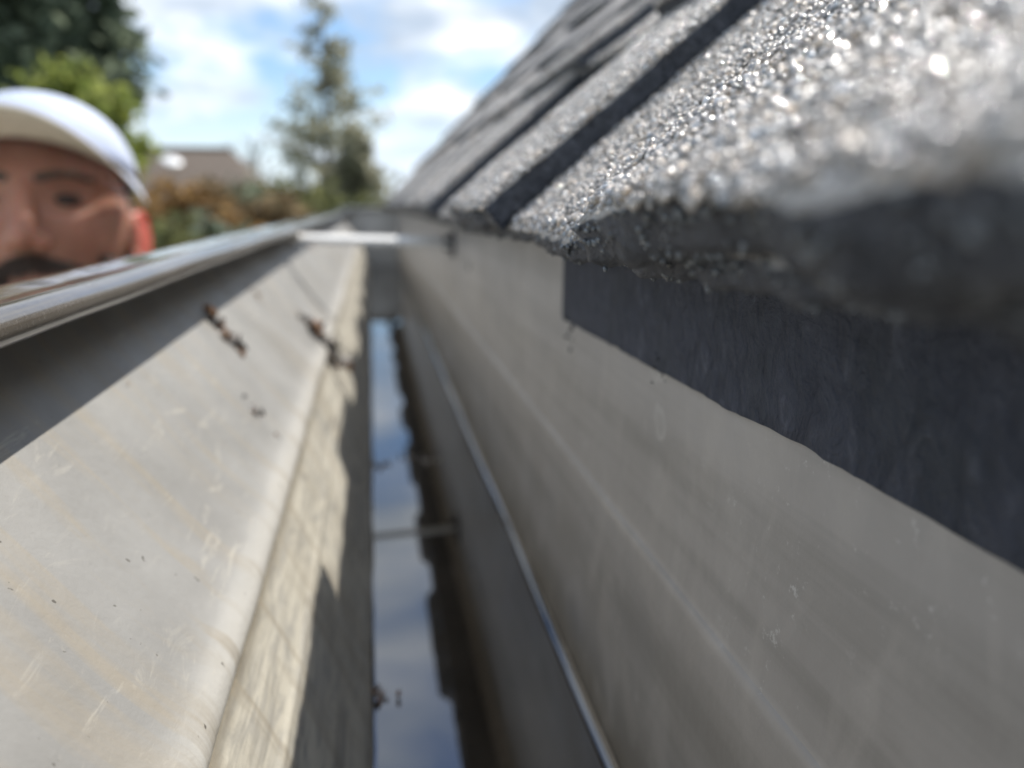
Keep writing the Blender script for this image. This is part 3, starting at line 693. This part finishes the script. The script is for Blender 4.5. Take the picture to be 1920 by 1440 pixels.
# step ladder that carries him
def build_ladder():
    al = simple('ladder_aluminium', (0.45, 0.46, 0.47), 0.4, 0.1, 40, metal=0.7); z = P_BASE.z
    root = tag(empty('step_ladder', (P_BASE.x, P_BASE.y, 0)), 'aluminium step ladder standing on the lawn below the gutter', 'ladder'); root.rotation_euler = (0, 0, -R(5.5))
    slope = 0.268; yt = lambda h: -0.02 - slope * (h - z)      # front rails lean away from him going up
    for sx in (-1, 1):
        bm = bmesh.new(); a = Vector((sx * 0.225, yt(0) , 0.0)); b = Vector((sx * 0.185, yt(z + 1.12) - 0.0, z + 1.12))
        capsule(bm, a, b, 0.016, 0.016, 8, False); obj('rail', bm, al, root)
        bm = bmesh.new(); capsule(bm, (sx * 0.235, yt(z + 1.1) - 0.95, 0), (sx * 0.18, yt(z + 1.1) - 0.045, z + 1.10), 0.013, 0.013, 8, False); obj('rear_leg', bm, al, root)
    k = 0; h = z
    while h > 0.15:
        bm = bmesh.new(); box(bm, (0, yt(h) - 0.02, h - 0.012), (0.43, 0.24 if h == z else 0.085, 0.022)); obj('tread', bm, al, root); h -= z / 4
build_ladder()

# ------------------------------------------------------------------ debris in the gutter
def clump(name, label, c, size, colors, n, cat='debris', flat=None, group=None):
    """small heap of crumbled leaf and seed bits"""
    root = tag(empty(name, c), label, cat, group); v, f = [], []; rr = random.Random(hash(label) % 9999 if False else len(label) * 31)
    mats = colors
    for ci, mt in enumerate(mats):
        v, f = [], []
        for _ in range(n // len(mats)):
            p = Vector((rr.gauss(0, 1) * size[0], rr.gauss(0, 1) * size[1], rr.gauss(0, 1) * size[2])) * 0.5
            if flat: p = flat @ p
            r_ = rr.uniform(0.18, 0.42) * min(size[0], size[1]); e = Euler((rr.uniform(0, 6), rr.uniform(0, 6), rr.uniform(0, 6))).to_matrix(); b = len(v)
            for q in ((1.5, 0, 0), (-1.2, 0.1, 0), (0, 0.9, 0.1), (0, -0.8, 0), (0.1, 0, 0.7), (0, 0, -0.6)): v.append(p + e @ (Vector(q) * r_ * rr.uniform(0.7, 1.2)))
            for a_, b_, c_ in ((0, 2, 4), (2, 1, 4), (1, 3, 4), (3, 0, 4), (2, 0, 5), (1, 2, 5), (3, 1, 5), (0, 3, 5)): f.append((b + a_, b + b_, b + c_))
        obj(['leaf_crumb', 'bark_crumb', 'seed_husk'][ci], pydata(name, v, f), mt, root)
    return root
m_leaf = simple('dry_leaf', (0.30, 0.16, 0.08), 0.7, 0.4, 300); m_bark = simple('wet_bark', (0.018, 0.016, 0.014), 0.4, 0.4, 300); m_husk = simple('seed_husk', (0.42, 0.38, 0.34), 0.5, 0.3, 300)
PANEL_N = Vector((0.79, 0, 0.615))
def on_panel(px, py, lift=0.0009):
    """point where the photo pixel's ray meets the slanted front panel"""
    d = at(px, py, 1.0) - G0; p0 = Vector((-0.0625, 0, -0.0438)); t = PANEL_N.dot(p0) / PANEL_N.dot(d); return G0 + d * t + PANEL_N * lift
FLAT = Vector((0.615, 0, -0.79)); PM = Matrix((FLAT, Vector((0, 1, 0)), PANEL_N)).transposed()
clump('leaf_litter', 'dark wet leaf clump with orange top stuck at the shadow edge of the lip', on_panel(414, 632), (0.0125, 0.0058, 0.0036), [m_leaf, m_bark, m_husk], 60, flat=PM)
clump('leaf_litter', 'longer speckled dark leaf clump stuck on the crease below the strap', on_panel(599, 645), (0.021, 0.012, 0.006), [m_leaf, m_bark, m_husk], 84, flat=PM)
clump('leaf_litter', 'small dark crumb with a white seed lower on the sunny panel', on_panel(468, 775), (0.0095, 0.0034, 0.0026), [m_leaf, m_bark, m_husk], 36, flat=PM)
clump('leaf_litter', 'pale orange leaf scrap under the hook end of the strap', on_panel(585, 467), (0.008, 0.004, 0.003), [simple('orange_leaf', (0.60, 0.25, 0.10), 0.6)], 12, flat=PM)
clump('leaf_litter', 'tan leaf scrap at the shadow edge before the strap', on_panel(472, 552), (0.007, 0.003, 0.002), [m_leaf, m_husk], 12, flat=PM)
clump('leaf_litter', 'tiny reddish bud scale lying on the lip shadow line', on_panel(239, 732), (0.0018, 0.0009, 0.0009), [m_leaf], 7, flat=PM)
def grit():
    v, f = [], []; rr = random.Random(5)
    spots = [(181, 841, 1.0), (231, 966, 0.7), (357, 1045, 0.8), (404, 1060, 0.6), (108, 1160, 0.6), (275, 1255, 0.8), (263, 1308, 0.9), (60, 1375, 0.8), (83, 968, 0.6), (118, 905, 0.6), (170, 838, 0.5), (310, 628, 0.8), (68, 800, 0.6), (40, 770, 0.5), (450, 1145, 0.8), (352, 1145, 0.6)]
    spots += [(rr.uniform(10, 440), rr.uniform(700, 1430), rr.uniform(0.12, 0.35)) for _ in range(90)]
    for px, py, k in spots:
        p = on_panel(px, py, 0.0003) - G0
        if p.z < -0.080: continue
        b = len(v); e = Euler((rr.uniform(0, 6), rr.uniform(0, 6), rr.uniform(0, 6))).to_matrix(); s_ = 0.0006 * k
        for q in ((1.4, 0, 0), (-1.3, 0, 0), (0, 1, 0), (0, -0.9, 0), (0, 0, 0.8), (0, 0, -0.8)): v.append(p + e @ (Vector(q) * s_ * rr.uniform(0.6, 1.3)))
        for t in ((0, 2, 4), (2, 1, 4), (1, 3, 4), (3, 0, 4), (2, 0, 5), (1, 2, 5), (3, 1, 5), (0, 3, 5)): f.append(tuple(b + i for i in t))
    o = obj('grit', pydata('grit', v, f), simple('grit_dark', (0.07, 0.06, 0.05), 0.7, 0.7, 900), None, G0)
    tag(o, 'scattered dark roof grit on the sunny gutter panel', 'grit', kind='stuff')
grit()
def on_water(px, py): d = at(px, py, 1.0) - G0; return G0 + d * (ZW / d.z) + Vector((0, 0, 0.0009))
clump('floating_bud', 'brown bud scale with a white tip floating at the water edge', on_water(706, 1304), (0.0058, 0.0042, 0.002), [m_leaf, m_husk], 14)
for px, py, lab in ((712, 872, 'pale seed floating against the front wall of the gutter'), (768, 858, 'white seed floating beside the roof reflection in the water'), (803, 866, 'white seed floating out on the dark part of the water')):
    clump('floating_seed', lab, on_water(px, py), (0.006, 0.0045, 0.0015), [m_husk], 8, 'seed', group='seeds floating in the gutter')
def on_back(px, py): d = at(px, py, 1.0) - G0; return G0 + d * (0.0606 / d.x)
clump('leaf_litter', 'dark wet crumb dangling from the far corner of the felt', on_back(1068, 612), (0.002, 0.004, 0.006), [m_bark], 16)
clump('leaf_litter', 'dark crumb hanging from the lower edge of the felt above a pale drip stain', on_back(1237, 682), (0.001, 0.002, 0.0045), [m_bark], 12)

# ------------------------------------------------------------------ garden behind
def leaf_mat(name, lo, hi):
    m = Mat(name); oi = m.N('ShaderNodeObjectInfo'); g = m.N('ShaderNodeNewGeometry')
    c = m.ramp(g.outputs['Random Per Island'], [(0.0, lo), (1.0, hi)]); m.set(color=c, rough=0.6, spec=0.3); m.b.inputs['Subsurface Weight'].default_value = 0.0
    tr = m.N('ShaderNodeBsdfTranslucent'); m.L(c, tr.inputs[0]); mx = m.N('ShaderNodeMixShader'); mx.inputs[0].default_value = 0.6
    out = m.nt.nodes['Material Output']; m.L(m.b.outputs[0], mx.inputs[1]); m.L(tr.outputs[0], mx.inputs[2]); m.L(mx.outputs[0], out.inputs[0]); return m.m
m_trunk = simple('tree_bark', (0.10, 0.08, 0.06), 0.9, 0.4, 12, 0.6)
def quads_mesh(name, C, size, asp=2.0):
    n = len(C); a = rng.normal(size=(n, 3)); a /= np.linalg.norm(a, axis=1)[:, None]; b = rng.normal(size=(n, 3)); b -= (a * b).sum(1)[:, None] * a; b /= np.linalg.norm(b, axis=1)[:, None]
    s = size * rng.uniform(0.6, 1.4, (n, 1)); a = a * s * asp * 0.5; b = b * s * 0.5
    V = np.stack([C - a, C + b, C + a, C - b], 1).reshape(-1, 3); me = bpy.data.meshes.new(name); me.vertices.add(4 * n); me.vertices.foreach_set('co', V.reshape(-1))
    me.loops.add(4 * n); me.loops.foreach_set('vertex_index', np.arange(4 * n, dtype=np.int32)); me.polygons.add(n); me.polygons.foreach_set('loop_start', np.arange(0, 4 * n, 4, dtype=np.int32)); me.update(calc_edges=True); return me
def limb_mesh(name, segs):
    bm = bmesh.new()
    for p0, p1, r0, r1 in segs: capsule(bm, p0, p1, r0, r1, 7, False)
    me = bpy.data.meshes.new(name); bm.to_mesh(me); bm.free(); return me
def broad_tree(name, label, base, height, clumps, leaf, n, mat, cat='tree', group=None, trunk_r=0.14):
    """clumps: list of (centre offset from base, radii)"""
    root = tag(empty(name, base), label, cat, group); C, segs = [], []
    top = Vector((0, 0, height * 0.62)); segs.append((Vector((0, 0, 0)), Vector((0.05, 0, height * 0.3)), trunk_r, trunk_r * 0.75)); segs.append((Vector((0.05, 0, height * 0.3)), top, trunk_r * 0.75, trunk_r * 0.3))
    tot = sum(r[0] * r[1] * r[2] for _, r in clumps) ** 1.0
    for c, r in clumps:
        c = Vector(c); k = max(40, int(n * r[0] * r[1] * r[2] / tot)); segs.append((Vector((0.03, 0, min(c.z * 0.6, height * 0.55))), c, trunk_r * 0.35, trunk_r * 0.08))
        sub_ = rng.normal(size=(14, 3)); sub_ /= np.linalg.norm(sub_, axis=1)[:, None]; sub_ *= rng.uniform(0.35, 0.95, (14, 1)); pick = rng.integers(0, 14, k)
        q = sub_[pick] + rng.normal(size=(k, 3)) * 0.20; C.append(q * np.array(r) + np.array(c))
        for s_ in sub_[:5]: segs.append((c, c + Vector(s_ * np.array(r) * 0.9), trunk_r * 0.10, trunk_r * 0.03))
    obj('crown', quads_mesh('crown', np.concatenate(C), leaf), mat, root); obj('trunk', limb_mesh('trunk', segs), m_trunk, root); return root
def ground_under(px, py, Y): p = at(px, py, Y); return Vector((p.x, p.y, 0)), p
def conifer(name, label, px, Y, top_py, r0, n_whorl, mat, bare=0.0, leaf=0.12, per=70, group=None, lowest=0.12):
    b, p = ground_under(px, top_py, Y); h = p.z; root = tag(empty(name, b), label, 'tree', group); segs = [(Vector((0, 0, 0)), Vector((0, 0, h * 0.5)), 0.15, 0.09), (Vector((0, 0, h * 0.5)), Vector((0.03, 0, h)), 0.09, 0.015)]; C = []
    for k in range(n_whorl):
        t = lowest + (1 - lowest) * (k / n_whorl); z = h * t; R_ = r0 * (1 - t) ** 0.75 + 0.15
        for j in range(random.randint(4, 6)):
            if random.random() < bare: continue
            a = random.uniform(0, 6.283); L_ = R_ * random.uniform(0.55, 1.1); d = Vector((math.cos(a), math.sin(a), random.uniform(0.05, 0.45))); e = Vector((0, 0, z)) + d * L_
            segs.append((Vector((0, 0, z)), e, 0.028 * (1.2 - t), 0.006)); m_ = int(per * L_)
            u = rng.uniform(0.15, 1.05, m_); q = np.outer(u, np.array(e - Vector((0, 0, z)))) + np.array((0, 0, z)); q += rng.normal(size=(m_, 3)) * np.array((0.15, 0.15, 0.10)) * (0.5 + 0.5 * L_); C.append(q)
    obj('crown', quads_mesh('crown', np.concatenate(C), leaf, 2.6), mat, root); obj('trunk', limb_mesh('trunk', segs), m_trunk, root); return root
m_dark = leaf_mat('leaf_dark_green', (0.11, 0.14, 0.10), (0.25, 0.29, 0.20)); m_olive = leaf_mat('leaf_olive', (0.24, 0.235, 0.165), (0.44, 0.42, 0.30))
m_lime = leaf_mat('leaf_lime', (0.18, 0.23, 0.05), (0.36, 0.39, 0.11)); m_rust = leaf_mat('leaf_rust', (0.25, 0.15, 0.06), (0.42, 0.27, 0.12)); m_mid = leaf_mat('leaf_mid', (0.10, 0.115, 0.05), (0.22, 0.22, 0.095)); m_brown = leaf_mat('leaf_brown', (0.17, 0.125, 0.07), (0.30, 0.225, 0.13))
# big evergreen at the left
b, p = ground_under(42, 120, 14.0)
broad_tree('evergreen_tree', 'tall dense dark green tree standing behind the person with the cap', b, 9.0, [((0.2, 0, 5.3), (1.5, 1.5, 1.1)), ((-0.9, 0.2, 5.2), (1.4, 1.4, 1.2)), ((0.95, 0, 4.9), (0.8, 1.0, 1.3)), ((0.9, 0.2, 6.6), (0.95, 1.1, 1.1)), ((0.1, 0, 7.2), (1.6, 1.5, 1.3)), ((-1.2, 0, 7.0), (1.5, 1.4, 1.3)), ((0.0, 0, 8.6), (1.2, 1.2, 1.1)), ((-1.9, 0, 4.6), (1.0, 1.2, 0.8))], 0.17, 8500, m_dark)
b, p = ground_under(172, 250, 10.5)
broad_tree('lime_shrub', 'rounded yellow-green shrub glowing below the tall dark tree', b, 4.5, [((-0.1, 0, 3.75), (0.55, 0.6, 0.55)), ((0.22, 0, 3.3), (0.40, 0.6, 0.55)), ((-0.4, 0, 3.3), (0.6, 0.6, 0.7)), ((0, 0, 1.6), (0.8, 0.7, 0.9))], 0.085, 6500, m_lime, 'shrub', trunk_r=0.06)
conifer('pine_tree', 'tall thin conifer with gaps between its upswept branches', 597, 24.0, -40, 2.9, 22, m_olive, 0.42, 0.11, 34)
b, p = ground_under(668, 300, 19.0)
broad_tree('bushy_tree', 'bushy olive tree between the tall conifer and the roof edge', b, 4.4, [((0, 0, 3.6), (0.55, 0.6, 0.85)), ((-0.55, 0, 2.8), (0.7, 0.7, 0.8)), ((0.35, 0, 2.6), (0.7, 0.7, 0.8)), ((0, 0, 1.6), (1.0, 0.9, 0.9))], 0.11, 7000, m_olive, trunk_r=0.08)
b, p = ground_under(560, 350, 17.0)
broad_tree('bushy_tree', 'low dark bush in front of the foot of the tall conifer', b, 3.4, [((0, 0, 2.6), (0.9, 0.8, 0.75)), ((-0.7, 0, 2.3), (0.7, 0.7, 0.7)), ((0, 0, 1.4), (1.2, 1.0, 0.9))], 0.10, 5500, m_mid, 'shrub', trunk_r=0.07)
hedge = [(285, 385, 9.5, m_rust, 'rust orange garden shrub beside the cap of the person', 2.9), (345, 355, 9.8, m_rust, 'tall rust orange shrub in front of the brown house roof', 3.05), (405, 345, 10.2, m_brown, 'brown leaved shrub right of the tallest rust orange shrub', 3.1),
         (340, 425, 8.6, m_mid, 'low green shrub in front of the rust orange shrubs', 2.55), (430, 400, 8.9, m_dark, 'low dark green shrub by the gutter lip', 2.70), (480, 362, 10.8, m_dark, 'dark green shrub left of the conifer foot', 3.05), (520, 385, 10.0, m_brown, 'reddish brown shrub below the conifer', 2.85), (620, 372, 12.5, m_mid, 'yellowish green shrub right of the conifer trunk', 2.95), (700, 368, 14.0, m_mid, 'green shrub where the gutter end meets the roof', 3.0)]
for px, py, Y, mt, lab, hh in hedge:
    b, p = ground_under(px, py, Y); cl = [((0, 0, hh - 0.45), (0.42, 0.45, 0.45)), ((-0.35, 0.1, hh - 0.75), (0.42, 0.45, 0.5)), ((0.36, 0, hh - 0.8), (0.45, 0.45, 0.5)), ((0, 0, hh * 0.45), (0.7, 0.6, hh * 0.3))]
    broad_tree('garden_shrub', lab, b, hh, cl, 0.075, 3600, mt, 'shrub', 'shrubs along the garden edge', 0.04)
# bare twiggy trees far off
def bare_tree(px, py, Y, lab):
    b, p = ground_under(px, py, Y); h = p.z; root = tag(empty('bare_tree', b), lab, 'tree', 'bare trees on the skyline'); segs = []
    def grow(p0, d, L_, r, lev):
        p1 = p0 + d * L_; segs.append((p0, p1, r, r * 0.6))
        if lev == 0: return
        for _ in range(3 if lev > 1 else 4):
            nd = (d + Vector((random.gauss(0, 0.45), random.gauss(0, 0.45), random.gauss(0.1, 0.3)))).normalized(); grow(p0.lerp(p1, random.uniform(0.6, 1.0)), nd, L_ * random.uniform(0.6, 0.8), r * 0.55, lev - 1)
    grow(Vector((0, 0, 0)), Vector((0, 0, 1)), h * 0.36, 0.14, 5); obj('trunk', limb_mesh('trunk', [s for s in segs if s[2] > 0.02]), m_trunk, root); obj('twigs', limb_mesh('twigs', [s for s in segs if s[2] <= 0.02]), m_trunk, root)['kind'] = 'stuff'
bare_tree(395, 225, 46.0, 'bare twiggy tree behind the brown house roof'); bare_tree(470, 240, 52.0, 'bare twiggy tree between the brown house and the conifer')

# house across the garden
def build_house():
    Y = 38.0; c = at(330, 382, Y); base = Vector((c.x, Y + 3.5, 0)); root = tag(empty('house', base), 'brown hip-roofed house with a white dish beyond the shrubs', 'house')
    hw, hd, ez = 3.9, 3.2, 2.95; rz = at(330, 279, Y + 3.5).z; rid = 1.95
    mw = simple('render_tan', (0.36, 0.32, 0.27), 0.9, 0.12, 3); mr = simple('roof_brown', (0.165, 0.128, 0.10), 0.85, 0.2, 6, 0.4)
    bm = bmesh.new(); box(bm, (0, 0, ez / 2), (2 * hw, 2 * hd, ez)); obj('wall', bm, mw, root)
    e = 0.35; pts = [(-hw - e, -hd - e, ez), (hw + e, -hd - e, ez), (hw + e, hd + e, ez), (-hw - e, hd + e, ez), (-rid, 0, rz), (rid, 0, rz), (-hw - e, -hd - e, ez - 0.18), (hw + e, -hd - e, ez - 0.18), (hw + e, hd + e, ez - 0.18), (-hw - e, hd + e, ez - 0.18)]
    fs = [(0, 1, 5, 4), (1, 2, 5), (2, 3, 4, 5), (3, 0, 4), (6, 7, 1, 0), (7, 8, 2, 1), (8, 9, 3, 2), (9, 6, 0, 3), (9, 8, 7, 6)]; rf = obj('roof', pydata('roof', pts, fs), mr, root)
    bm = bmesh.new(); capsule(bm, (-rid, 0, rz + 0.02), (rid, 0, rz + 0.02), 0.09, 0.09, 8); obj('ridge_tiles', bm, mr, rf)
    d = at(325, 302, Y + 1.7) - base; bm = bmesh.new(); n_ = Vector((0.3, -0.45, 0.9)).normalized(); q = n_.to_track_quat('Z', 'Y').to_matrix().to_4x4()
    bmesh.ops.create_uvsphere(bm, u_segments=20, v_segments=10, radius=1, matrix=Matrix.Translation(d + Vector((0, -0.35, 0))) @ q @ Matrix.Diagonal((0.47, 0.47, 0.07, 1)))
    capsule(bm, d + Vector((0, -0.3, -0.05)), d + Vector((0, 0.45, -0.25)), 0.03, 0.03, 8); obj('dish', bm, simple('dish_white', (0.82, 0.82, 0.82), 0.35, 0.03), rf, smooth=True)
    for x in (-2.4, 0.4, 2.5):
        bm = bmesh.new(); box(bm, (x, -hd - 0.03, 1.6), (1.2, 0.08, 1.25)); w = obj('window', bm, simple('window_frame_white', (0.75, 0.75, 0.73), 0.5, 0.04), root)
        for s in (-1, 1): bm = bmesh.new(); box(bm, (x + s * 0.28, -hd - 0.075, 1.6), (0.48, 0.02, 1.08)); obj('pane', bm, simple('window_glass', (0.03, 0.035, 0.04), 0.08, 0.1), w)
    bm = bmesh.new(); box(bm, (-0.9, -hd - 0.03, 1.05), (0.95, 0.08, 2.1)); dr = obj('door', bm, simple('door_green', (0.05, 0.08, 0.06), 0.5), root)
    bm = bmesh.new(); ellipsoid(bm, (-0.55, -hd - 0.10, 1.05), (0.03, 0.03, 0.03), seg=10); obj('handle', bm, simple('handle_brass', (0.5, 0.4, 0.2), 0.3, metal=0.9), dr)
build_house()
